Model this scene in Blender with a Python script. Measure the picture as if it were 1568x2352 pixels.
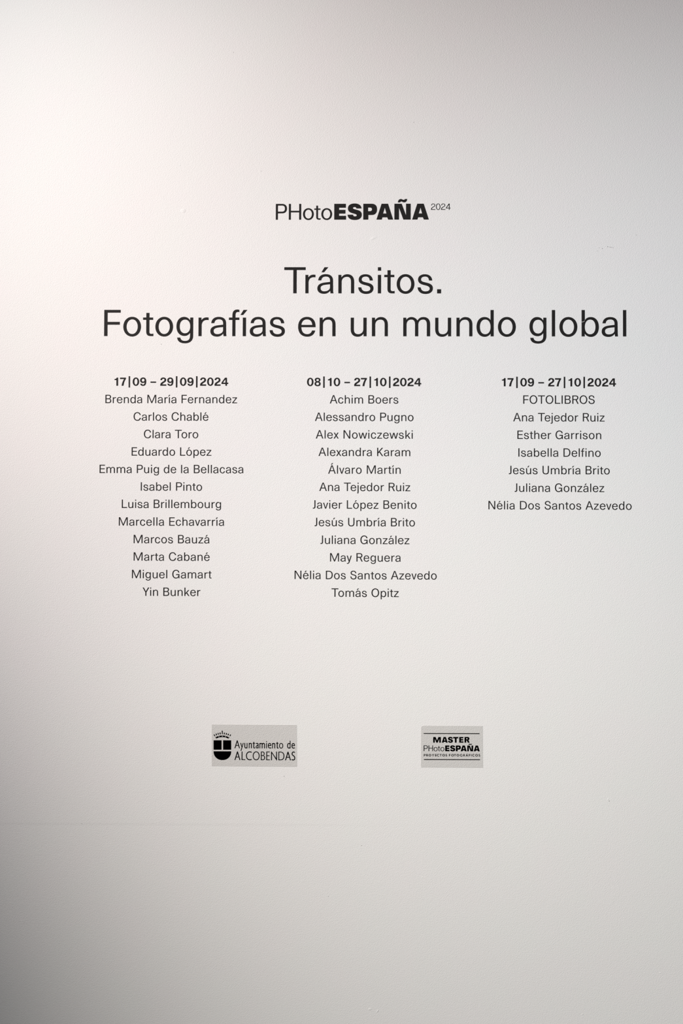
import bpy, math, re, random
from mathutils import Vector, Matrix
from mathutils.geometry import tessellate_polygon

for o in list(bpy.data.objects):
    bpy.data.objects.remove(o, do_unlink=True)
S = bpy.context.scene
COL = S.collection

# ------------------------------------------------------------------ camera
W, H, FOC = 1568.0, 2352.0, 2200.0           # frame and focal length in pixels
cam = bpy.data.cameras.new('camera')
cam.sensor_fit = 'VERTICAL'
cam.sensor_height = 36.0
cam.lens = 36.0 * FOC / H
cam.clip_start, cam.clip_end = 0.05, 60
camo = bpy.data.objects.new('camera', cam)
COL.objects.link(camo)
YAW, PITCH = math.atan(0.0145), math.atan(0.0195)
# looks along +Y at the wall (plane y = 0); turned a little right-to-left and tipped up
R = Matrix.Rotation(YAW, 4, 'Z') @ Matrix.Rotation(math.pi / 2 + PITCH, 4, 'X')
aim = Vector((0.0, 0.0, 1.45))
camo.matrix_world = Matrix.Translation(aim - (R @ Vector((0, 0, -1))) * 2.2) @ R
S.camera = camo
CP = camo.matrix_world.translation.copy()
R3 = R.to_3x3()

def at(px, py):
    """Point of the wall plane y = 0 seen at a pixel of the 1568x2352 frame."""
    d = R3 @ Vector(((px - W / 2) / FOC, -(py - H / 2) / FOC, -1.0))
    t = -CP.y / d.y
    return CP + d * t

# ------------------------------------------------------------------ light
wd = bpy.data.worlds.new('world')
S.world = wd
wd.use_nodes = True
bg = wd.node_tree.nodes['Background']
bg.inputs[0].default_value = (0.000, 0.357, 1.000, 1)
bg.inputs[1].default_value = 0.0540
S.view_settings.view_transform = 'Standard'
S.view_settings.look = 'None'
S.view_settings.gamma = 1
S.view_settings.exposure = 0.0
S.view_settings.use_curve_mapping = False

def spot(name, loc, aimp, power, rgb, half, blend=1.0, radius=0.04):
    l = bpy.data.lights.new(name, 'SPOT')
    l.energy, l.color = power, rgb
    l.spot_size, l.spot_blend, l.shadow_soft_size = 2 * math.radians(half), blend, radius
    o = bpy.data.objects.new(name, l)
    COL.objects.link(o)
    o.location = loc
    o.rotation_euler = (Vector(aimp) - Vector(loc)).to_track_quat('-Z', 'Y').to_euler()
    return o
#LIGHTS
spot('wall_wash_spot', (-1.12, -0.87, 3.18), (-0.47, 0, 1.06), 45.15, (0.990, 1.000, 0.981), 64.2)
spot('near_track_spot', (-2.66, -2.04, 2.6), (1.63, 0, 1.2), 627.25, (1.000, 0.908, 0.865), 34.1)
spot('far_track_spot', (0.0, -3.61, 3.19), (1.58, 0, 0.23), 307.84, (0.804, 0.943, 1.000), 35)
spot('warm_fill_spot', (0.0, -3.72, 2.82), (0.52, 0, 0.0), 108.93, (1.000, 0.793, 0.490), 23.1)
#ENDLIGHTS

# ------------------------------------------------------------------ materials
def nodes(name):
    m = bpy.data.materials.new(name)
    m.use_nodes = True
    nt = m.node_tree
    return m, nt, nt.nodes['Principled BSDF']

def relief(nt, b, fine, strength, extra=None):
    """Rolled-paint stipple as fine relief, in world metres so it runs on through the vinyl."""
    N, L = nt.nodes, nt.links
    geo = N.new('ShaderNodeNewGeometry')
    rot = N.new('ShaderNodeMapping')
    rot.inputs['Rotation'].default_value = (0, math.radians(45), 0)
    L.new(geo.outputs['Position'], rot.inputs['Vector'])
    mp = N.new('ShaderNodeMapping')
    mp.inputs['Scale'].default_value = (0.75, 1, 1.15)
    L.new(rot.outputs[0], mp.inputs['Vector'])
    n1 = N.new('ShaderNodeTexNoise')
    n1.inputs['Scale'].default_value = 400
    n1.inputs['Detail'].default_value = 3
    n1.inputs['Roughness'].default_value = 0.62
    L.new(mp.outputs[0], n1.inputs['Vector'])
    n2 = N.new('ShaderNodeTexNoise')
    n2.inputs['Scale'].default_value = 70
    n2.inputs['Detail'].default_value = 2
    L.new(mp.outputs[0], n2.inputs['Vector'])
    mx = N.new('ShaderNodeMath'); mx.operation = 'MULTIPLY_ADD'
    L.new(n2.outputs['Fac'], mx.inputs[0]); mx.inputs[1].default_value = 0.2
    L.new(n1.outputs['Fac'], mx.inputs[2])
    bp = N.new('ShaderNodeBump')
    bp.inputs['Strength'].default_value = strength
    bp.inputs['Distance'].default_value = fine
    L.new(mx.outputs[0], bp.inputs['Height'])
    L.new(bp.outputs[0], b.inputs['Normal'])
    return geo, bp

wall_mat, nt, b = nodes('white_wall_paint')
N, L = nt.nodes, nt.links
b.inputs['Roughness'].default_value = 0.75
b.inputs['Specular IOR Level'].default_value = 0.25
geo = N.new('ShaderNodeNewGeometry')
tn = N.new('ShaderNodeTexNoise'); tn.inputs['Scale'].default_value = 9; tn.inputs['Detail'].default_value = 3
L.new(geo.outputs['Position'], tn.inputs['Vector'])
cr = N.new('ShaderNodeValToRGB')
cr.color_ramp.elements[0].position = 0.35; cr.color_ramp.elements[1].position = 0.65
cr.color_ramp.elements[0].color = (0.800, 0.794, 0.782, 1)
cr.color_ramp.elements[1].color = (0.808, 0.788, 0.784, 1)
L.new(tn.outputs['Fac'], cr.inputs[0]); L.new(cr.outputs[0], b.inputs['Base Color'])
geo, stipple = relief(nt, b, 0.0014, 0.42)
# faint filled board joint: a shallow step running level across the left half of the wall
sep = N.new('ShaderNodeSeparateXYZ'); L.new(geo.outputs['Position'], sep.inputs[0])
zs = at(500, 1894).z
step = N.new('ShaderNodeMapRange'); step.interpolation_type = 'SMOOTHSTEP'
step.inputs['From Min'].default_value = zs - 0.004; step.inputs['From Max'].default_value = zs + 0.004
L.new(sep.outputs['Z'], step.inputs['Value'])
fade = N.new('ShaderNodeMapRange'); fade.interpolation_type = 'SMOOTHSTEP'
fade.inputs['From Min'].default_value = 0.35; fade.inputs['From Max'].default_value = -0.25
L.new(sep.outputs['X'], fade.inputs['Value'])
mul = N.new('ShaderNodeMath'); mul.operation = 'MULTIPLY'
L.new(step.outputs[0], mul.inputs[0]); L.new(fade.outputs[0], mul.inputs[1])
sb = N.new('ShaderNodeBump'); sb.inputs['Strength'].default_value = 0.32; sb.inputs['Distance'].default_value = 0.0006
L.new(mul.outputs[0], sb.inputs['Height']); L.new(sb.outputs[0], stipple.inputs['Normal'])

def vinyl(name, col, rough, spec, fine=0.001, st=0.2):
    m, nt, b = nodes(name)
    b.inputs['Base Color'].default_value = (*col, 1)
    b.inputs['Roughness'].default_value = rough
    b.inputs['Specular IOR Level'].default_value = spec
    relief(nt, b, fine, st)
    return m
black = vinyl('matte_black_vinyl', (0.0105, 0.0085, 0.0078), 0.6, 0.2)
ink = vinyl('black_print', (0.0008, 0.0007, 0.0007), 0.9, 0.0)
film = vinyl('pale_grey_film', (0.615, 0.60, 0.585), 0.7, 0.2, 0.0016, 0.55)
dirt = vinyl('dark_scuff', (0.06, 0.055, 0.05), 0.9, 0.1)
floor_mat, nt, b = nodes('grey_floor'); b.inputs['Base Color'].default_value = (0.10, 0.095, 0.09, 1)
b.inputs['Roughness'].default_value = 0.5
ceil_mat, nt, b = nodes('white_ceiling'); b.inputs['Base Color'].default_value = (0.30, 0.30, 0.30, 1)

# ------------------------------------------------------------------ helpers
def mesh_obj(name, verts, faces, mat, parent=None):
    me = bpy.data.meshes.new(name)
    me.from_pydata(verts, [], faces)
    me.materials.append(mat)
    o = bpy.data.objects.new(name, me)
    COL.objects.link(o)
    o.parent = parent
    return o

def box(name, x0, x1, y0, y1, z0, z1, mat):
    v = [(x, y, z) for x in (x0, x1) for y in (y0, y1) for z in (z0, z1)]
    f = [(0, 1, 3, 2), (4, 6, 7, 5), (0, 4, 5, 1), (2, 3, 7, 6), (0, 2, 6, 4), (1, 5, 7, 3)]
    return mesh_obj(name, v, f, mat)

def empty(name, loc, rz=0.0):
    """An Empty lying on the wall; its local X runs along the line, local Z up the wall."""
    o = bpy.data.objects.new(name, None)
    o.empty_display_size = 0.03
    COL.objects.link(o)
    o.location = loc
    o.rotation_euler = (0, rz, 0)
    return o

# --- outline language: M L C are absolute; Z closes; '|' starts a new piece; 'Sn' strokes a centre line n wide
TOK = re.compile(r'[MLCZQOR]|S[\d.]+|-?[\d.]+')
def flat(sub, n=9):
    t = TOK.findall(sub); i = 0; pts = []; cmd = None
    while i < len(t):
        if t[i] in 'MLCZ':
            cmd = t[i]; i += 1
            if cmd == 'Z': continue
        if cmd in 'ML':
            pts.append((float(t[i]), float(t[i + 1]))); i += 2
        else:
            a, b_, c, d, e, f = (float(q) for q in t[i:i + 6]); i += 6
            x0, y0 = pts[-1]
            for k in range(1, n + 1):
                u = k / n; w = 1 - u
                pts.append((w**3*x0 + 3*w*w*u*a + 3*w*u*u*c + u**3*e, w**3*y0 + 3*w*w*u*b_ + 3*w*u*u*d + u**3*f))
    out = []
    for p in pts:
        if not out or abs(p[0]-out[-1][0]) + abs(p[1]-out[-1][1]) > 1e-6: out.append(p)
    if len(out) > 2 and abs(out[0][0]-out[-1][0]) + abs(out[0][1]-out[-1][1]) < 1e-6: out.pop()
    return out

def stroke(pts, w):
    l, r = [], []
    for i, p in enumerate(pts):
        a = pts[max(i-1, 0)]; c = pts[min(i+1, len(pts)-1)]
        d1 = Vector((p[0]-a[0], p[1]-a[1])); d2 = Vector((c[0]-p[0], c[1]-p[1]))
        if d1.length == 0: d1 = d2
        if d2.length == 0: d2 = d1
        d1.normalize(); d2.normalize()
        t = (d1 + d2).normalized(); nrm = Vector((-t.y, t.x))
        k = min(1 / max(t.dot(d1), 0.4), 2.5) * w / 2
        l.append((p[0]+nrm.x*k, p[1]+nrm.y*k)); r.append((p[0]-nrm.x*k, p[1]-nrm.y*k))
    return l + r[::-1]

def oval(cx, cy, rx, ry, k=0.575):
    a, b_ = rx*k, ry*k
    return f'M{cx-rx} {cy} C{cx-rx} {cy+b_} {cx-a} {cy+ry} {cx} {cy+ry} C{cx+a} {cy+ry} {cx+rx} {cy+b_} {cx+rx} {cy} C{cx+rx} {cy-b_} {cx+a} {cy-ry} {cx} {cy-ry} C{cx-a} {cy-ry} {cx-rx} {cy-b_} {cx-rx} {cy} Z'

def rect(x0, y0, x1, y1):
    return f'M{x0} {y0} L{x0} {y1} L{x1} {y1} L{x1} {y0} Z'

def ring(w, y0, y1, sx, sy):
    cx, cy = w/2, (y0+y1)/2
    return oval(cx, cy, w/2, (y1-y0)/2) + oval(cx, cy, w/2-sx, (y1-y0)/2-sy)

def pieces(path):
    """-> list of [outer, hole, hole...] point loops"""
    out = []
    for pc in path.split('|'):
        pc = pc.strip()
        if pc[0] == 'S':
            w = float(re.match(r'S([\d.]+)', pc).group(1))
            out.append([stroke(flat(re.sub(r'^S[\d.]+', '', pc)), w)])
        else:
            out.append([flat('M' + s) for s in pc.split('M') if s.strip()])
    return out

MESH = {}
def glyph_mesh(key, path, mat, thick, unit):
    """Cut sheet letter: flat face at -thick (towards the room), walls down to the wall plane."""
    if key in MESH: return MESH[key]
    V, F = [], []
    for loops in pieces(path):
        base = len(V); P = []
        for lp in loops:
            s = len(P); P += lp
            n = len(lp)
            area = sum(lp[i][0]*lp[(i+1) % n][1] - lp[(i+1) % n][0]*lp[i][1] for i in range(n))
        tris = tessellate_polygon([[Vector((x, y, 0)) for x, y in lp] for lp in loops])
        n = len(P)
        for x, y in P: V.append((x*unit, -thick, y*unit))
        for x, y in P: V.append((x*unit, 0, y*unit))
        for a, b_, c in tris:
            pa, pb, pc = P[a], P[b_], P[c]
            ar = (pb[0]-pa[0])*(pc[1]-pa[1]) - (pc[0]-pa[0])*(pb[1]-pa[1])
            F.append((base+a, base+b_, base+c) if ar > 0 else (base+a, base+c, base+b_))
        s = 0
        for j, lp in enumerate(loops):
            m = len(lp)
            ar = sum(lp[i][0]*lp[(i+1) % m][1] - lp[(i+1) % m][0]*lp[i][1] for i in range(m))
            fwd = (ar > 0) == (j == 0)
            for i in range(m):
                a, b_ = base+s+i, base+s+(i+1) % m
                F.append((a, a+n, b_+n, b_) if fwd else (b_, b_+n, a+n, a))
            s += m
    me = bpy.data.meshes.new(key)
    me.from_pydata(V, [], F)
    me.materials.append(mat)
    MESH[key] = me
    return me

# ------------------------------------------------------------------ lettering outlines
STEM = lambda w=59, h=478: rect(0, 0, w, h)
ACUTE = 'M13 478 L83 478 L5 385 L-43 385 Z'
REG = {  # glyph: (path, ink width, left bearing, right bearing)
 'a': ('M15 237 C22 308 70 351 153 351 C240 351 286 308 286 234 L288 72 C288 45 290 20 294 0 L241 0 C238 15 236 32 235 49 C208 12 170 -9 123 -9 C48 -9 0 27 0 90 C0 150 44 184 124 196 C165 202 198 205 231 209 L231 232 C231 282 206 307 153 307 C104 307 78 284 72 237 Z M231 166 L231 109 C231 66 186 37 127 37 C84 37 60 58 60 97 C60 132 88 148 140 156 C172 161 200 163 231 166 Z', 294, 19, 37),
 'b': ('M0 478 L0 0 L56 0 L56 49 C82 12 120 -9 165 -9 C252 -9 310 62 310 171 C310 280 252 351 168 351 C120 351 82 333 58 296 L58 478 Z M249 171 C249 253 213 305 153 305 C95 305 57 253 57 171 C57 89 95 39 153 39 C213 39 249 89 249 171 Z', 310, 46, 27),
 'c': ('M292 227 C280 305 230 352 156 352 C62 352 0 282 0 171 C0 60 62 -9 158 -9 C236 -9 288 40 296 118 L238 118 C232 68 204 38 158 38 C98 38 61 90 61 171 C61 254 98 306 158 306 C200 306 228 278 235 227 Z', 296, 25, 22),
 'd': ('M252 478 L310 478 L310 0 L254 0 L254 49 C228 12 190 -9 145 -9 C58 -9 0 62 0 171 C0 280 58 351 142 351 C190 351 228 333 252 296 Z M61 171 C61 253 97 305 157 305 C215 305 253 253 253 171 C253 89 215 39 157 39 C97 39 61 89 61 171 Z', 310, 26, 46),
 'e': ('M316 164 L58 164 C62 84 98 38 165 38 C212 38 240 62 252 104 L310 104 C296 34 244 -9 165 -9 C62 -9 0 62 0 171 C0 282 62 352 160 352 C258 352 316 288 316 180 Z M256 206 C250 272 214 306 160 306 C104 306 66 270 59 206 Z', 316, 25, 24),
 'f': ('M62 0 L62 295 L0 295 L0 339 L62 339 L62 372 C62 450 92 485 152 485 C166 485 178 483 189 480 L189 436 C178 439 170 440 162 440 C130 440 119 420 119 378 L119 339 L189 339 L189 295 L119 295 L119 0 Z', 189, 2, 13),
 'g': ('M0 177 C0 285 58 351 137 351 C185 351 222 330 249 288 L249 339 L305 339 L305 5 C305 -85 245 -131 156 -131 C70 -131 20 -95 14 -26 L72 -26 C78 -66 108 -87 158 -87 C218 -87 246 -58 248 0 L249 59 C222 23 188 3 146 3 C60 3 0 70 0 177 Z M60 177 C60 255 98 301 156 301 C212 301 251 255 251 177 C251 99 212 52 156 52 C98 52 60 99 60 177 Z', 305, 30, 46),
 'h': ('M0 0 L0 478 L59 478 L59 294 C84 330 118 350 163 350 C240 350 288 300 288 212 L288 0 L230 0 L230 213 C230 272 205 302 153 302 C95 302 60 262 60 210 L60 0 Z', 288, 46, 44),
 'i': (STEM(59, 338), 59, 46, 46), 'l': (STEM(59), 59, 48, 47),
 'j': ('M62 338 L121 338 L121 -40 C121 -100 92 -130 38 -130 C24 -130 12 -128 0 -126 L0 -82 C10 -84 20 -85 30 -85 C52 -85 62 -72 62 -42 Z', 121, -20, 46),
 'J!': ('M62 338 L121 338 L121 -52 C121 -78 114 -96 102 -114 L96 -150 L72 -126 L36 -120 L32 -106 L52 -92 C60 -86 62 -72 62 -54 Z', 121, -20, 46),
 'k': ('M0 0 L0 478 L59 478 L59 168 L208 338 L278 338 L152 201 L290 0 L220 0 L112 158 L59 101 L59 0 Z', 290, 46, 4),
 'm': ('M0 0 L0 338 L55 338 L55 300 C80 332 108 350 148 350 C192 350 235 328 256 286 C280 328 315 350 365 350 C443 350 486 303 486 216 L486 0 L426 0 L426 215 C426 275 402 304 357 304 C305 304 272 268 272 210 L272 0 L213 0 L213 215 C213 275 190 304 145 304 C95 304 60 268 60 210 L60 0 Z', 486, 46, 44),
 'n': ('M0 0 L0 338 L55 338 L55 290 C80 328 115 350 163 350 C240 350 288 300 288 212 L288 0 L230 0 L230 213 C230 272 205 302 153 302 C95 302 60 262 60 210 L60 0 Z', 288, 46, 44),
 'o': (ring(323, -9, 352, 60, 47), 323, 26, 27),
 'p': ('M0 -128 L0 338 L56 338 L56 294 C82 332 120 351 165 351 C252 351 310 280 310 171 C310 62 252 -9 168 -9 C120 -9 84 9 58 46 L58 -128 Z M249 171 C249 253 213 305 153 305 C95 305 57 253 57 171 C57 89 95 39 153 39 C213 39 249 89 249 171 Z', 310, 46, 26),
 'r': ('M0 0 L0 338 L53 338 L53 289 C72 322 105 342 148 342 C160 342 172 341 183 339 L183 291 C170 294 160 294 148 294 C98 294 58 262 58 195 L58 0 Z', 183, 46, 10),
 's': ('M266 235 C260 308 212 350 133 350 C58 350 8 312 8 252 C8 200 42 172 110 154 L150 144 C200 131 220 115 220 87 C220 55 190 37 143 37 C92 37 62 62 56 110 L0 110 C5 34 58 -11 142 -11 C226 -11 278 30 278 92 C278 146 246 176 176 193 L126 205 C82 216 63 228 63 254 C63 288 90 307 136 307 C180 307 203 284 208 235 Z', 278, 24, 27),
 't': ('M59 423 L117 423 L117 339 L184 339 L184 296 L117 296 L117 80 C117 52 128 41 158 41 C172 41 181 42 190 47 L190 0 L142 0 C83 0 59 26 59 88 L59 296 L0 296 L0 339 L59 339 Z', 190, 5, 5),
 'u': ('M288 338 L288 0 L233 0 L233 47 C208 12 172 -9 125 -9 C48 -9 0 40 0 126 L0 338 L58 338 L58 125 C58 68 84 38 136 38 C192 38 228 77 228 130 L228 338 Z', 288, 43, 46),
 'v': ('M0 338 L62 338 L146 65 L230 338 L290 338 L175 0 L115 0 Z', 290, 2, 2),
 'w': ('M0 338 L61 338 L131 76 L212 338 L276 338 L357 76 L427 338 L488 338 L390 0 L325 0 L244 262 L163 0 L98 0 Z', 488, 4, 4),
 'x': ('M0 0 L112 174 L8 338 L78 338 L146 222 L216 338 L284 338 L182 176 L296 0 L226 0 L147 128 L68 0 Z', 296, 2, 2),
 'y': ('M0 338 L62 338 L146 82 L228 338 L290 338 L172 -20 C150 -90 118 -130 50 -130 C38 -130 28 -129 16 -126 L16 -79 C26 -82 36 -83 46 -83 C84 -83 100 -62 112 -24 L118 0 Z', 290, 2, 2),
 'z': ('M6 338 L272 338 L272 300 L70 45 L280 45 L280 0 L0 0 L0 38 L200 293 L6 293 Z', 280, 18, 18),
 'A': ('M0 0 L182 478 L252 478 L434 0 L366 0 L318 143 L116 143 L68 0 Z M134 193 L300 193 L217 424 Z', 434, 4, 4),
 'B': ('M0 0 L0 478 L185 478 C275 478 322 436 322 362 C322 305 296 268 250 252 C306 238 338 196 338 134 C338 50 284 0 188 0 Z M62 276 L62 426 L182 426 C236 426 260 402 260 353 C260 302 236 276 182 276 Z M62 52 L62 224 L186 224 C246 224 275 196 275 138 C275 80 246 52 186 52 Z', 338, 52, 28),
 'C': ('M408 322 C390 428 318 488 216 488 C86 488 0 388 0 239 C0 90 86 -10 214 -10 C326 -10 398 50 412 158 L348 158 C336 84 290 43 216 43 C122 43 64 116 64 239 C64 362 122 435 216 435 C284 435 330 395 344 322 Z', 412, 30, 26),
 'D': ('M0 0 L0 478 L150 478 C305 478 390 395 390 239 C390 83 305 0 150 0 Z M62 52 L62 426 L150 426 C268 426 326 365 326 239 C326 113 268 52 150 52 Z', 390, 52, 30),
 'E': ('M0 0 L0 478 L306 478 L306 426 L62 426 L62 270 L294 270 L294 218 L62 218 L62 52 L312 52 L312 0 Z', 312, 52, 22),
 'F': ('M0 0 L0 478 L300 478 L300 426 L62 426 L62 259 L285 259 L285 207 L62 207 L62 0 Z', 300, 50, 19),
 'G': ('M404 330 C388 430 318 488 216 488 C86 488 0 388 0 239 C0 90 84 -10 206 -10 C270 -10 322 14 356 66 L360 0 L410 0 L410 242 L215 242 L215 190 L350 190 C350 100 298 43 214 43 C122 43 64 116 64 239 C64 362 122 435 216 435 C284 435 326 400 340 330 Z', 410, 30, 46),
 'I': (STEM(62), 62, 52, 52),
 'J': ('M88 478 L150 478 L150 120 C150 40 118 -4 44 -4 C28 -4 14 -2 0 2 L0 54 C12 50 24 49 36 49 C74 49 88 70 88 120 Z', 150, 4, 48),
 'K': ('M0 0 L0 478 L62 478 L62 236 L262 478 L338 478 L160 268 L348 0 L274 0 L118 220 L62 152 L62 0 Z', 348, 52, 6),
 'L': ('M0 0 L0 478 L62 478 L62 52 L300 52 L300 0 Z', 300, 52, 14),
 'M': ('M0 0 L0 478 L84 478 L254 82 L424 478 L508 478 L508 0 L450 0 L450 400 L278 0 L230 0 L58 400 L58 0 Z', 508, 52, 52),
 'N': ('M0 0 L0 478 L76 478 L326 84 L326 478 L386 478 L386 0 L312 0 L60 398 L60 0 Z', 386, 52, 52),
 'O': (ring(436, -10, 488, 64, 53), 436, 30, 30),
 'P': ('M0 0 L0 478 L190 478 C288 478 340 425 340 338 C340 250 288 198 190 198 L62 198 L62 0 Z M62 250 L62 426 L188 426 C248 426 278 396 278 338 C278 280 248 250 188 250 Z', 340, 52, 20),
 'R': ('M0 0 L0 478 L192 478 C288 478 338 430 338 347 C338 280 305 238 246 225 L356 0 L288 0 L182 217 L62 217 L62 0 Z M62 268 L62 426 L190 426 C248 426 276 400 276 347 C276 294 248 268 190 268 Z', 356, 52, 14),
 'S': ('M336 340 C326 434 268 488 172 488 C74 488 14 436 14 360 C14 290 60 252 142 232 L206 216 C262 202 288 176 288 134 C288 78 246 43 178 43 C106 43 64 82 58 158 L0 158 C4 50 68 -10 176 -10 C286 -10 350 46 350 136 C350 206 308 248 222 270 L158 286 C100 300 74 322 74 362 C74 408 110 437 170 437 C234 437 270 404 276 340 Z', 350, 26, 28),
 'T': ('M0 478 L390 478 L390 426 L227 426 L227 0 L165 0 L165 426 L0 426 Z', 390, 12, 12),
 'U': ('M0 478 L62 478 L62 172 C62 85 102 43 180 43 C258 43 298 85 298 172 L298 478 L360 478 L360 172 C360 52 296 -10 180 -10 C64 -10 0 52 0 172 Z', 360, 48, 48),
 'Y': ('M0 478 L72 478 L192 258 L312 478 L382 478 L222 196 L222 0 L160 0 L160 196 Z', 382, 4, 4),
 '.': (rect(0, 0, 73, 76), 73, 44, 44),
}
KERN = {('T', 'r'): -68, ('T', 'o'): -55, ('T', 'e'): -55, ('Y', 'i'): -10, ('r', 'a'): 0, ('v', 'a'): -6, ('L', 'ó'): 0, ('F', 'O'): 0, ('r', 'c'): -8, ('r', 'd'): -8,
        ('O', 'T'): -12, ('T', 'O'): -12, ('y', ' '): 0}
ACC = {'á': ('a', 147), 'é': ('e', 160), 'í': ('i', 30), 'ó': ('o', 161), 'ú': ('u', 144), 'Á': ('A', 217)}

BOLD = {
 '0': (oval(83.5, 105, 83.5, 109) + oval(83.5, 105.5, 39, 77), 167, 12, 12),
 '1': ('M50 0 L50 146 L0 146 L3 172 C30 174 52 185 60 210 L95 210 L95 0 Z', 95, 28, 43),
 '2': ('M0 0 L0 30 C4 62 28 84 62 104 C92 120 106 130 106 150 C106 170 95 180 77 180 C58 180 46 168 45 145 L2 145 C4 190 32 214 78 214 C124 214 152 190 152 150 C152 118 132 98 96 78 C72 64 60 54 54 36 L155 36 L155 0 Z', 155, 13, 12),
 '4': ('M102 0 L102 46 L0 46 L0 82 L92 208 L143 208 L143 82 L175 82 L175 46 L143 46 L143 0 Z M40 82 L102 82 L102 166 Z', 175, 10, 8),
 '7': ('M2 210 L155 210 L155 180 C120 130 100 70 93 0 L43 0 C50 60 75 125 105 172 L2 172 Z', 155, 4, 17),
 '8': ('M40 113 C18 122 6 138 6 158 C6 192 34 214 79 214 C124 214 152 192 152 158 C152 138 140 122 118 113 C144 104 158 86 158 60 C158 20 128 -4 79 -4 C30 -4 0 20 0 60 C0 86 14 104 40 113 Z ' + oval(79, 154, 33, 27) + oval(79, 60, 37, 32), 158, 14, 14),
 '9': ('M159 112 C159 35 132 -4 76 -4 C32 -4 5 18 5 55 L48 55 C50 38 60 30 77 30 C102 30 114 52 116 92 C104 78 88 71 70 71 C28 71 0 98 0 142 C0 186 32 214 80 214 C132 214 159 178 159 112 Z M44 143 C44 120 56 106 78 106 C100 106 112 120 112 143 C112 166 100 180 79 180 C57 180 44 166 44 143 Z', 159, 12, 12),
 '|': (rect(0, -45, 38, 247), 38, 52, 54),
 '-': (rect(0, 75, 144, 109), 144, 50, 48),
}
LOGO = {
 'P': ('M0 0 L0 384 L150 384 C228 384 268 340 268 270 C268 200 228 155 150 155 L50 155 L50 0 Z M50 197 L50 343 L150 343 C198 343 218 315 218 270 C218 225 198 197 150 197 Z'),
 'H': ('M0 0 L0 384 L49 384 L49 217 L248 217 L248 384 L297 384 L297 0 L248 0 L248 177 L49 177 L49 0 Z'),
 'o': (ring(260, -8, 280, 47, 37)),
 't': ('M48 340 L92 340 L92 272 L150 272 L150 239 L92 239 L92 62 C92 42 100 32 122 32 C134 32 144 34 153 38 L153 2 C144 0 134 -1 118 -1 C70 -1 48 20 48 66 L48 239 L0 239 L0 272 L48 272 Z'),
 'E': ('M0 0 L0 384 L280 384 L280 288 L117 288 L117 238 L270 238 L270 146 L117 146 L117 94 L285 94 L285 0 Z'),
 'S': ('M335 270 C330 345 270 392 172 392 C70 392 8 350 8 272 C8 215 42 180 100 162 L165 142 C202 132 219 122 219 104 C219 88 204 80 178 80 C150 80 136 92 132 120 L0 120 C4 36 66 -8 176 -8 C282 -8 342 40 342 122 C342 182 306 215 245 232 L190 247 C146 259 130 264 130 282 C130 296 144 304 168 304 C194 304 206 294 212 270 Z'),
 'p': ('M0 0 L0 384 L205 384 C288 384 331 335 331 250 C331 165 288 112 205 112 L122 112 L122 0 Z M116 205 L116 292 L160 292 C192 292 208 275 208 250 C208 222 192 205 160 205 Z'),
 'A': ('M0 0 L123 384 L278 384 L402 0 L282 0 L259 55 L144 55 L127 0 Z M160 149 L239 149 L201 289 Z'),
 'N': ('M0 0 L0 384 L175 384 L279 107 L279 384 L391 384 L391 0 L216 0 L111 285 L111 0 Z'),
 'M': ('M0 0 L0 384 L165 384 L258 150 L352 384 L517 384 L517 0 L405 0 L405 250 L305 0 L212 0 L112 250 L112 0 Z'),
 'T': ('M0 384 L346 384 L346 286 L234 286 L234 0 L112 0 L112 286 L0 286 Z'),
 'R': ('M0 0 L0 384 L215 384 C295 384 332 345 332 270 C332 215 308 182 268 166 L350 0 L222 0 L152 148 L120 148 L120 0 Z M118 228 L118 296 L165 296 C196 296 210 285 210 262 C210 239 196 228 165 228 Z'),
}
TILDE = 'M81 416 C90 468 112 498 155 498 C180 498 200 480 222 478 C238 477 246 484 250 498 L308 498 C300 445 276 416 234 416 C205 416 188 436 164 437 C150 437 142 430 138 416 Z'
SMALL = {
 '2': 'M0 0 L0 16 C4 48 24 62 54 78 C76 90 84 98 84 112 C84 128 72 138 52 138 C32 138 20 126 18 104 L3 104 C5 136 24 152 52 152 C82 152 100 136 100 112 C100 92 88 80 62 66 C36 52 24 42 19 16 L103 16 L103 0 Z',
 '0': oval(54, 75, 54, 78) + oval(54, 75, 36, 64),
 '4': 'M72 0 L72 34 L0 34 L0 48 L70 150 L90 150 L90 49 L112 49 L112 34 L90 34 L90 0 Z M20 49 L72 49 L72 124 Z',
}
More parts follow.
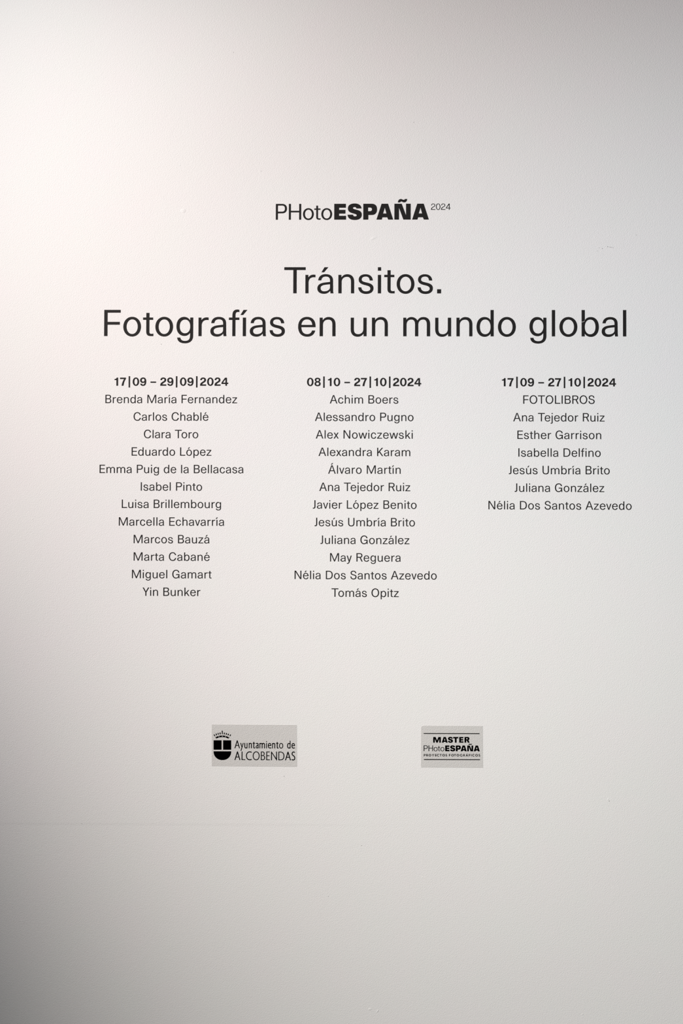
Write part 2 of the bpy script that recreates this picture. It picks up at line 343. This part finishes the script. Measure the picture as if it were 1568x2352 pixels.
# humanist capitals and lower case of the town-hall sticker (units: 10.116 per pixel)
GILL = {
 'A': 'M0 0 L60 200 L80 200 L140 0 L116 0 L98 60 L42 60 L24 0 Z M48 79 L92 79 L70 154 Z',
 'L': 'M0 0 L0 200 L22 200 L22 19 L88 19 L88 0 Z',
 'C': 'S23 M132 178 C116 188 102 191 88 191 C40 191 11 154 11 100 C11 46 40 8 90 8 C106 8 120 12 132 20',
 'O': ring(160, -3, 203, 21, 20),
 'B': 'M0 0 L0 200 L40 200 C72 200 88 182 88 152 C88 130 78 116 62 110 C88 104 100 86 100 58 C100 20 76 0 40 0 Z M21 116 L21 182 L38 182 C58 182 67 172 67 150 C67 128 58 116 38 116 Z M21 18 L21 98 L40 98 C66 98 78 86 78 58 C78 30 66 18 40 18 Z',
 'E': 'M0 0 L0 200 L83 200 L83 181 L21 181 L21 112 L78 112 L78 93 L21 93 L21 19 L85 19 L85 0 Z',
 'N': 'M0 0 L0 203 L13 203 L117 52 L117 200 L139 200 L139 -6 L129 -6 L22 158 L22 0 Z',
 'D': 'M0 0 L0 200 L45 200 C108 200 140 165 140 100 C140 35 108 0 45 0 Z M21 19 L21 181 L45 181 C96 181 118 155 118 100 C118 45 96 19 45 19 Z',
 'S': 'S23 M77 180 C66 189 56 192 46 192 C24 192 12 176 12 152 C12 132 26 120 42 108 C60 96 74 84 74 54 C74 26 60 8 36 8 C22 8 12 12 2 21',
 'y': 'M0 125 L23 125 L44 50 L61 125 L83 125 L30 -58 L7 -58 L33 22 Z',
 'u': 'S22 M10 125 L10 45 C10 18 22 8 38 8 C48 8 56 12 63 24|' + rect(53, 0, 73, 125),
 'n': rect(0, 0, 20, 125) + '|S22 M10 92 C18 110 28 117 40 117 C55 117 62 106 62 84 L62 0',
 't': 'S22 M28 150 L28 32 C28 12 34 8 42 8 C48 8 54 10 60 14|' + rect(0, 108, 58, 125),
 'a': 'S22 M6 104 C16 114 24 117 34 117 C50 117 57 106 57 90 L57 26 C57 14 61 9 70 8|S20 M57 72 C30 66 10 56 10 34 C10 18 18 9 30 9 C42 9 52 16 58 28',
 'm': rect(0, 0, 20, 125) + '|S22 M10 92 C18 110 28 117 38 117 C54 117 63 106 63 84 L63 0|S22 M63 88 C70 110 82 117 93 117 C108 117 117 106 117 84 L117 0',
 'i': rect(0, 0, 20, 125),
 'e': 'S21 M12 66 L70 66|S21 M70 58 C72 98 60 116 42 116 C22 116 10 96 10 62 C10 28 24 9 50 9 C60 9 70 12 79 20',
 'o': ring(97, -3, 128, 20, 19),
 'd': rect(60, 0, 80, 180) + '|S22 M68 100 C60 112 50 117 42 117 C22 117 10 95 10 62 C10 30 22 9 42 9 C52 9 62 14 68 28',
}
# wide bold capitals of the last sticker line (cap height 100)
WIDE = {
 'P': ('M0 0 L0 100 L40 100 C64 100 76 88 76 68 C76 48 64 36 40 36 L25 36 L25 0 Z M25 56 L25 81 L38 81 C48 81 52 76 52 68 C52 60 48 56 38 56 Z', 76),
 'R': ('M0 0 L0 100 L40 100 C64 100 74 88 74 70 C74 56 68 46 56 42 L82 0 L54 0 L30 38 L25 38 L25 0 Z M25 56 L25 81 L38 81 C47 81 51 77 51 69 C51 61 47 56 38 56 Z', 82),
 'O': (ring(112, -3, 103, 26, 24), 112),
 'Y': ('M0 100 L28 100 L48 66 L68 100 L95 100 L60 44 L60 0 L35 0 L35 44 Z', 95),
 'E': ('M0 0 L0 100 L66 100 L66 79 L25 79 L25 61 L62 61 L62 41 L25 41 L25 21 L67 21 L67 0 Z', 67),
 'C': ('S25 M92 82 C82 90 72 91 62 91 C32 91 13 74 13 50 C13 26 32 9 62 9 C72 9 82 10 92 18', 96),
 'T': ('M0 100 L80 100 L80 79 L52 79 L52 0 L28 0 L28 79 L0 79 Z', 80),
 'S': ('S23 M62 84 C52 90 46 91 38 91 C22 91 14 84 14 73 C14 62 24 57 38 52 C52 47 60 41 60 28 C60 15 50 9 34 9 C24 9 14 12 4 20', 72),
 'F': ('M0 0 L0 100 L66 100 L66 79 L25 79 L25 59 L60 59 L60 38 L25 38 L25 0 Z', 66),
 'G': ('S25 M94 80 C84 89 74 91 62 91 C32 91 13 74 13 50 C13 26 32 9 60 9 C74 9 84 12 94 18|' + rect(81, 8, 105, 52), 105),
 'A': ('M0 0 L40 100 L62 100 L102 0 L76 0 L68 20 L34 20 L26 0 Z M42 39 L60 39 L51 66 Z', 102),
 'I': (rect(0, 0, 25, 100), 25),
}

# ------------------------------------------------------------------ structure
WALLW = 3.2
wall = box('wall_back', -WALLW, WALLW, 0.0, 0.12, 0.0, 3.3, wall_mat)
floor = box('floor', -WALLW, WALLW, -4.6, 0.12, -0.1, 0.0, floor_mat)
ceiling = box('ceiling', -WALLW, WALLW, -4.6, 0.12, 3.3, 3.4, ceil_mat)
for o in (wall, floor, ceiling): o['kind'] = 'structure'

# ------------------------------------------------------------------ lines of cut vinyl letters
TH = 0.00025
def line_frame(name, x0, x1, y0, y1):
    a, c = at(x0, y0), at(x1, y1)
    d = c - a
    o = empty(name, a, -math.atan2(d.z, d.x))
    return o, d.length

def put(me, name, parent, x, z=0.0):
    o = bpy.data.objects.new(name, me)
    COL.objects.link(o)
    o.parent = parent
    o.location = (x, 0, z)
    return o

def tag(o, label, cat, group=None):
    o['label'] = label; o['category'] = cat
    if group: o['group'] = group

REPORT = []
def set_line(text, x0, x1, y0, y1, cap, font, capu, label, group, fam, partname='letter', space=180):
    root, width = line_frame('vinyl_text_line', x0, x1, y0, y1)
    tag(root, label, 'wall lettering', group)
    pxm = (at((x0+x1)/2+1, y0) - at((x0+x1)/2, y0)).length
    unit = round(cap * 1e-3 / capu, 9)
    # natural pen positions
    xs, pen, prev = [], 0.0, None
    for ch in text:
        base = ACC.get(ch, (ch, 0))[0]
        if ch == ' ':
            pen += space; xs.append(None); prev = ch; continue
        p, w, lb, rb = font[base]
        if prev is not None:
            pen += lb + KERN.get((prev, ch), 0)
        xs.append(pen); pen += w; last = pen; pen += rb; prev = ACC.get(ch, (ch, 0))[0] if ch not in 'ó' else 'o'
    n = len(text) - 1
    track = (width / unit - last) / n
    REPORT.append((text[:6], round(track, 1), round(last * track and (width/unit)/last, 3)))
    for i, ch in enumerate(text):
        if xs[i] is None: continue
        x = (xs[i] + track * i) * unit
        base, cx = ACC.get(ch, (ch, 0))
        torn = ch == 'j' and 'middle' in label
        me = glyph_mesh(f'{fam}_{ord(base)}' + ('_torn' if torn else ''), font['J!' if torn else base][0], black, TH, unit)
        pn = {'|': 'divider_bar', '-': 'dash', '.': 'full_stop'}.get(ch, 'digit' if ch.isdigit() else partname)
        g = put(me, pn, root, x)
        if torn: g['label'] = 'letter whose hook has torn off short'
        if ch == 'b' and 'widest large' in label:
            cr_ = put(glyph_mesh('crease', 'M0 184 C20 178 40 192 60 206 L60 212 C40 199 20 187 0 190 Z', film, TH * 1.6, unit), 'crease', g, 0, 0.0095)
            cr_['label'] = 'fine pale crease across the stem'
        if ch in ACC:
            up = 125 if ch.isupper() else 0
            put(glyph_mesh(f'{fam}_acute', ACUTE, black, TH, unit), 'accent', g, (cx - 30 + (15 if ch.isupper() else 0)) * unit, up * unit)
        elif ch in 'ij':
            put(glyph_mesh(f'{fam}_dot', rect(0, 414, 59, 478), black, TH, unit), 'dot', g, (62 if ch == 'j' else 0) * unit)
    return root

# title, two lines
set_line('Tránsitos.', 652.3, 1012.6, 673.7, 673.9, 60.6, REG, 478, 'single large black word with a full stop, first line of the big title', 'exhibition title lines', 'title')
set_line('Fotografías en un mundo global', 238.9, 1437.7, 771.9, 772.8, 60.9, REG, 478, 'widest large black line, second line of the big title', 'exhibition title lines', 'title2')

ORD = ['first', 'second', 'third', 'fourth', 'fifth', 'sixth', 'seventh', 'eighth', 'ninth', 'tenth', 'eleventh', 'twelfth']
COLS = [
 ('left', [('17|09 - 29|09|2024', 262.6, 523.9, 886.0, 886.1),
  ('Brenda María Fernandez', 241.9, 544.3, 925.9, 926.2), ('Carlos Chablé', 306.6, 478.3, 966.1, 966.3),
  ('Clara Toro', 330.3, 455.0, 1006.3, 1006.5), ('Eduardo López', 302.1, 485.2, 1046.5, 1046.8),
  ('Emma Puig de la Bellacasa', 228.5, 558.6, 1086.5, 1087.0), ('Isabel Pinto', 323.1, 463.8, 1126.8, 1127.1),
  ('Luisa Brillembourg', 279.6, 507.3, 1166.7, 1167.1), ('Marcella Echavarría', 272.7, 514.2, 1207.2, 1207.7),
  ('Marcos Bauzá', 306.8, 480.5, 1247.6, 1248.1), ('Marta Cabané', 306.8, 481.2, 1287.7, 1288.2),
  ('Miguel Gamart', 302.8, 485.6, 1328.0, 1328.6), ('Yin Bunker', 327.1, 460.0, 1368.5, 1369.0)]),
 ('middle', [('08|10 - 27|10|2024', 704.7, 967.0, 886.7, 887.0),
  ('Achim Boers', 757.0, 914.3, 926.7, 927.0), ('Alessandro Pugno', 723.0, 949.2, 966.8, 967.2),
  ('Alex Nowiczewski', 724.8, 947.4, 1007.2, 1007.7), ('Alexandra Karam', 731.1, 941.8, 1047.3, 1047.8),
  ('Álvaro Martín', 753.2, 919.7, 1087.9, 1088.3), ('Ana Tejedor Ruiz', 732.9, 941.8, 1127.7, 1128.3),
  ('Javier López Benito', 718.1, 956.3, 1168.1, 1168.8), ('Jesús Umbría Brito', 722.1, 952.5, 1208.4, 1209.1),
  ('Juliana González', 735.5, 939.8, 1249.2, 1249.9), ('May Reguera', 757.6, 919.5, 1289.6, 1290.1),
  ('Nélia Dos Santos Azevedo', 676.2, 1002.5, 1329.9, 1331.2), ('Tomás Opitz', 761.0, 915.4, 1370.7, 1371.4)]),
 ('right', [('17|09 - 27|10|2024', 1152.0, 1414.2, 887.3, 887.7),
  ('FOTOLIBROS', 1201.1, 1365.1, 927.3, 927.6), ('Ana Tejedor Ruiz', 1178.1, 1387.9, 967.7, 968.2),
  ('Esther Garrison', 1187.7, 1380.1, 1008.2, 1008.7), ('Isabella Delfino', 1189.9, 1379.0, 1048.8, 1049.3),
  ('Jesús Umbría Brito', 1168.0, 1399.7, 1089.0, 1089.6), ('Juliana González', 1181.4, 1387.2, 1129.6, 1130.2),
  ('Nélia Dos Santos Azevedo', 1121.2, 1450.0, 1169.8, 1171.0)]),
]
NOTE = {('left', 5): ', widest name of its column', ('left', 3): ', shortest name of its column', ('left', 12): ', last of its column',
        ('middle', 11): ', widest of its column', ('middle', 12): ', last of its column', ('right', 7): ', last and widest'}
for col, lines in COLS:
    for i, (t, x0, x1, y0, y1) in enumerate(lines):
        if i == 0:
            set_line(t, x0, x1, y0, y1, 18.9, BOLD, 210, f'bold black date line heading the {col} column of names', 'date headings', 'date', space=47)
        elif t == 'FOTOLIBROS':
            set_line(t, x0, x1, y0, y1, 19.3, REG, 478, 'small line all in capitals directly under the right bold date', 'small lines under the dates', 'name')
        else:
            set_line(t, x0, x1, y0, y1, 19.3, REG, 478, f'small black name, {ORD[i-1]} line below the {col} bold date' + NOTE.get((col, i), ''), 'small lines under the dates', 'name')

# wordmark above the title
def abs_line(name, items, xl, xr, yl, yr, unit_px, font, fam, mat, label=None, parent=None, th=TH, yoff=0.0):
    """items: (glyph key, left px); placed on the line through (xl, yl)-(xr, yr)."""
    a, c = at(xl, yl), at(xr, yr)
    k = (c - a).length / (xr - xl)            # metres per pixel along the line
    return k

root, wid = line_frame('vinyl_wordmark', 633.1, 1034.2, 504.8, 504.3)
tag(root, 'small wordmark above the title, thin then heavy black letters, tiny raised year', 'wall lettering')
k = wid / (1034.2 - 633.1)
u = k / 10.453
for ch, x in (('P', 633.1), ('H', 663.05), ('o', 695.6), ('t', 721.4), ('o', 737.7), ('E', 767.4), ('S', 798.05), ('p', 834.1), ('A', 864.35), ('N', 905.5), ('A', 946.15)):
    g = put(glyph_mesh('mark_' + ch + ('_' if ch.islower() else ''), LOGO[ch], black, TH, u), 'letter', root, (x - 633.1) * k)
    if ch == 'N':
        put(glyph_mesh('mark_tilde', TILDE, black, TH, u), 'tilde', g, 0)
for ch, x in (('2', 989.5), ('0', 1000.7), ('2', 1012.4), ('4', 1023.45)):
    put(glyph_mesh('mark_' + ch, SMALL[ch], black, TH, u), 'digit', root, (x - 633.1) * k, 0.0227)

# ------------------------------------------------------------------ stickers
def sticker(name, corners, label, group, cut=0.0):
    """corners px: tl, tr, br, bl. Origin at the bottom-left corner."""
    tl, tr, br, bl = (at(*c) for c in corners)
    d = br - bl
    root = empty(name, bl, -math.atan2(d.z, d.x))
    tag(root, label, 'sticker', group)
    M = Matrix.Rotation(-math.atan2(d.z, d.x), 3, 'Y').inverted()
    P = [M @ (p - bl) for p in (bl, br, tr, tl)]
    pts = [(p.x, p.z) for p in P]
    if cut:
        x, z = pts[3]
        pts = pts[:3] + [(x + cut, z), (x + cut * .3, z - cut * .35), (x - cut*.1, z - cut)]
    s = 'M' + ' L'.join(f'{x*1e4:.3f} {z*1e4:.3f}' for x, z in pts) + ' Z'
    me = glyph_mesh(name + '_film', s, film, 0.0003, 1e-4)
    put(me, 'backing_film', root, 0)
    return root

def quad_path(img, ox, oy, sc, fn):
    return 'M' + ' L'.join('%.3f %.3f' % fn(ox + x / sc, oy + y / sc) for x, y in img) + ' Z'

# town hall sticker
rt = sticker('town_hall_sticker', ((485.9, 1664.0), (681.2, 1665.0), (681.8, 1761.0), (486.0, 1759.6)),
             'wider pale grey sticker with a black crowned shield beside two text lines', 'grey logo stickers')
inv = rt.matrix_basis.inverted()
def loc(root, px, py):
    p = root.matrix_basis.inverted() @ at(px, py)
    return p.x, p.z
def lm(px, py):
    x, z = loc(rt, px, py)
    return (x * 1e4, z * 1e4)
PR = 0.0004   # the print lies just proud of the film
def part(name, path, key, root, unit, x=0, z=0, mat=ink):
    return put(glyph_mesh(key, path, mat, PR, unit), name, root, x, z)
def e(img):
    return quad_path(img, 480, 1660, 22.4, lm)
# shield: parts shield_quarter, shield_base; crown > ray
part('shield_quarter', e([(231, 900), (645, 900), (645, 1388), (232, 1388)]), 'shield_l', rt, 1e-4)
part('shield_quarter', e([(720, 900), (1138, 902), (1139, 1390), (720, 1388)]), 'shield_r', rt, 1e-4)
pts = [(232, 1466), (1140, 1468)]
for i in range(0, 41):
    a = math.pi * i / 40
    pts.append((686 + 454 * math.copysign(abs(math.cos(a)) ** 0.94, math.cos(a)), 1468 + 452 * math.sin(a) ** 0.94 if 0 < i < 40 else 1468))
part('shield_base', e(pts), 'shield_b', rt, 1e-4)
top = [(310, 752), (400, 708), (490, 676), (585, 660), (680, 655), (775, 660), (870, 678), (965, 712), (1056, 762)]
bot = [(1052, 786), (992, 768), (1022, 832), (930, 790), (860, 762), (770, 745), (680, 740), (590, 746), (500, 762), (430, 786), (345, 828), (372, 768), (318, 776)]
bp = e(top + bot)
for cx, cy in ((508, 714), (682, 698), (850, 717)):
    bp += ' ' + e([(cx + 21 * math.cos(t * math.pi / 4), cy + 21 * math.sin(t * math.pi / 4)) for t in range(8)])
crown = part('crown_band', bp, 'crown_band', rt, 1e-4)
RAYS = [[(232, 618), (282, 590), (322, 680), (285, 703)], [(332, 568), (388, 545), (412, 640), (370, 660)], [(430, 532), (485, 514), (505, 610), (463, 628)],
        [(535, 505), (592, 495), (600, 598), (553, 605)], [(650, 408), (705, 408), (702, 598), (656, 598)], [(762, 500), (818, 508), (800, 605), (752, 600)],
        [(872, 515), (928, 545), (900, 628), (850, 608)], [(982, 550), (1030, 572), (995, 660), (948, 640)], [(1085, 592), (1135, 615), (1088, 705), (1048, 680)]]
for i, q in enumerate(RAYS):
    part('crown_ray', e(q), f'ray{i}', rt, 1e-4)
kk = (at(682, 1720) - at(535, 1719)).length / 147.0
ug = kk / 10.116
def gill(items, base, slope, hs=1.0):
    for ch, x, *sc in items:
        px = 535 + x / 10.116
        lx, lz = loc(rt, px, base + slope * (px - 535))
        key = 'gill_' + (ch if ch.isupper() else ch + '_') + ('%d' % int(hs * 100))
        p = GILL[ch]
        g = put(glyph_mesh(key, p, ink, PR, ug), 'letter', rt, lx, lz)
        if hs != 1.0: g.scale = (130 / 140, 1, hs)
        if ch == 'i':
            put(glyph_mesh('gill_dot', oval(10, 155, 12, 12), ink, PR, ug), 'dot', g, 0)
gill([('A', 32)], 1718.6, 0.0, 0.92)
gill([('y', 165), ('u', 262), ('n', 365), ('t', 453), ('a', 525), ('m', 613), ('i', 767), ('e', 808), ('n', 907), ('t', 997), ('o', 1068), ('d', 1255), ('e', 1357)], 1718.6, 0.004)
gill([('A', 32), ('L', 197), ('C', 300), ('O', 457), ('B', 645), ('E', 770), ('N', 882), ('D', 1052), ('A', 1206), ('S', 1359)], 1745.6, 0.006)

# programme sticker
rp = sticker('programme_sticker', ((966.8, 1666.6), (1108.0, 1667.3), (1108.7, 1763.3), (966.2, 1762.6)),
             'narrower pale grey sticker with three centred text lines between two black rules', 'grey logo stickers', cut=0.004)
SC = 10.116
kp = (at(1103, 1720) - at(972, 1719)).length / 131.0
def pz(x, y):
    return loc(rp, 960 + x / SC, 1660 + y / SC)
def rule(x0, x1, y0, y1, t, key):
    a, c = pz(x0, y0), pz(x1, y1)
    s = f'M{a[0]*1e4:.2f} {(a[1])*1e4 - t:.2f} L{a[0]*1e4:.2f} {a[1]*1e4 + t:.2f} L{c[0]*1e4:.2f} {c[1]*1e4 + t:.2f} L{c[0]*1e4:.2f} {c[1]*1e4 - t:.2f} Z'
    put(glyph_mesh(key, s, ink, PR, 1e-4), 'rule', rp, 0)
rule(126, 1426, 251, 255, 9.5, 'rule_a')
rule(133, 1437, 854, 859, 9.5, 'rule_b')
um = kp / SC * 133 / 384
for ch, x in (('M', 348), ('A', 547), ('S', 689), ('T', 812), ('E', 952), ('R', 1075)):
    lx, lz = pz(x, 463)
    put(glyph_mesh('mst_' + ch, LOGO[ch], ink, PR, um), 'letter', rp, lx, lz)
uw = kp * 0.366 / 10.453
bx, ex = 128, 1432
for ch, x in (('P', 633.1), ('H', 663.05), ('o', 695.6), ('t', 721.4), ('o', 737.7), ('E', 767.4), ('S', 798.05), ('p', 834.1), ('A', 864.35), ('N', 905.5), ('A', 946.15)):
    f = (x - 633.1) / 351.5
    lx, lz = pz(bx + (ex - bx) * f, 661 + 4 * f)
    g = put(glyph_mesh('mw_' + ch + ('_' if ch.islower() else ''), LOGO[ch], ink, PR, uw), 'letter', rp, lx, lz)
    if ch == 'N': put(glyph_mesh('mw_tilde', TILDE, ink, PR, uw), 'tilde', g, 0)
uq = kp / SC * 56 / 100
for ch, x in (('P', 131), ('R', 186), ('O', 242), ('Y', 318), ('E', 389), ('C', 433), ('T', 500), ('O', 560), ('S', 633), ('F', 713), ('O', 766), ('T', 832), ('O', 890), ('G', 968), ('R', 1045), ('Á', 1102), ('F', 1173), ('I', 1225), ('C', 1254), ('O', 1323), ('S', 1400)):
    lx, lz = pz(x, 782 + 2 * x / 1400)
    g = put(glyph_mesh('wide_' + ('A' if ch == 'Á' else ch), WIDE['A' if ch == 'Á' else ch][0], ink, PR, uq), 'letter', rp, lx, lz)
    if ch == 'Á': put(glyph_mesh('wide_acute', 'M44 108 L66 134 L84 134 L58 108 Z', ink, PR, uq), 'accent', g, 0)

# ------------------------------------------------------------------ marks on the wall: dark flecks and paint lumps
def fleck(px, py, rx, ry, rot=0.0, name='scuff_fleck', mat=dirt, th=0.0002):
    p = at(px, py)
    n = 9
    rnd = random.Random(int(px * 7 + py))
    V = [(0, -th, 0)]
    for i in range(n):
        a = 2 * math.pi * i / n
        q = 1 + rnd.uniform(-.25, .25)
        x, z = rx * math.cos(a) * q * 1e-3, ry * math.sin(a) * q * 1e-3
        V.append((x * math.cos(rot) - z * math.sin(rot), 0, x * math.sin(rot) + z * math.cos(rot)))
    F = [(0, 1 + i, 1 + (i + 1) % n) for i in range(n)]
    o = mesh_obj(name, V, F, mat, wall)
    o.location = (p.x, 0, p.z)
    for f in o.data.polygons: f.use_smooth = True
    return o
for px, py, rx, ry in ((1395.4, 566.8, 1.9, .8), (1400.6, 567.5, 1.3, .9), (1403.9, 568, 1.1, .9), (1407.6, 569.4, .8, .8), (1383, 571, 1.1, .9), (1375.8, 569.4, .9, .7), (1372.2, 576.2, .9, .7),
                       (950, 281, 1.0, .8), (600, 393, .9, .8), (536, 120, .9, .8), (652.5, 1783, 1.1, .9), (370.6, 790.7, .7, 1.4), (830, 1942, .9, .9), (1461, 540, 1.2, .7), (1238.5, 889.5, .8, .6),
                       (754, 2059, .9, .7), (1398.6, 1840, 1.2, 1.0), (188, 1892, .8, .7)):
    fleck(px, py, rx * 0.75, ry * 0.75)
for px, py, rx, ry, rot, th in ((421, 484, 7, 5, .3, .0009), (857, 547, 11, 4, .4, .0007), (1396, 1836, 2.2, 1.5, .4, .0011), (867, 2322, 6, 1.1, 1.0, .0011), (849, 2318, 5, 2.6, .3, .0010), (1337, 2330, 2.4, 1.6, .4, .0010),
                                (413, 380, 2, 1.2, 1.0, .0008), (1332, 1151, 2.2, 1.0, .2, .0008), (926, 1021, 3, 1.0, .1, .0008), (74, 1193, 2, 1.2, .2, .0008), (970, 2015, 1.8, 1.2, .2, .0008), (1010, 1833, 1.8, 1.2, .2, .0008), (1516, 2234, 2.2, 1.2, .2, .001)):
    fleck(px, py, rx, ry, rot, 'paint_lump', wall_mat, th)
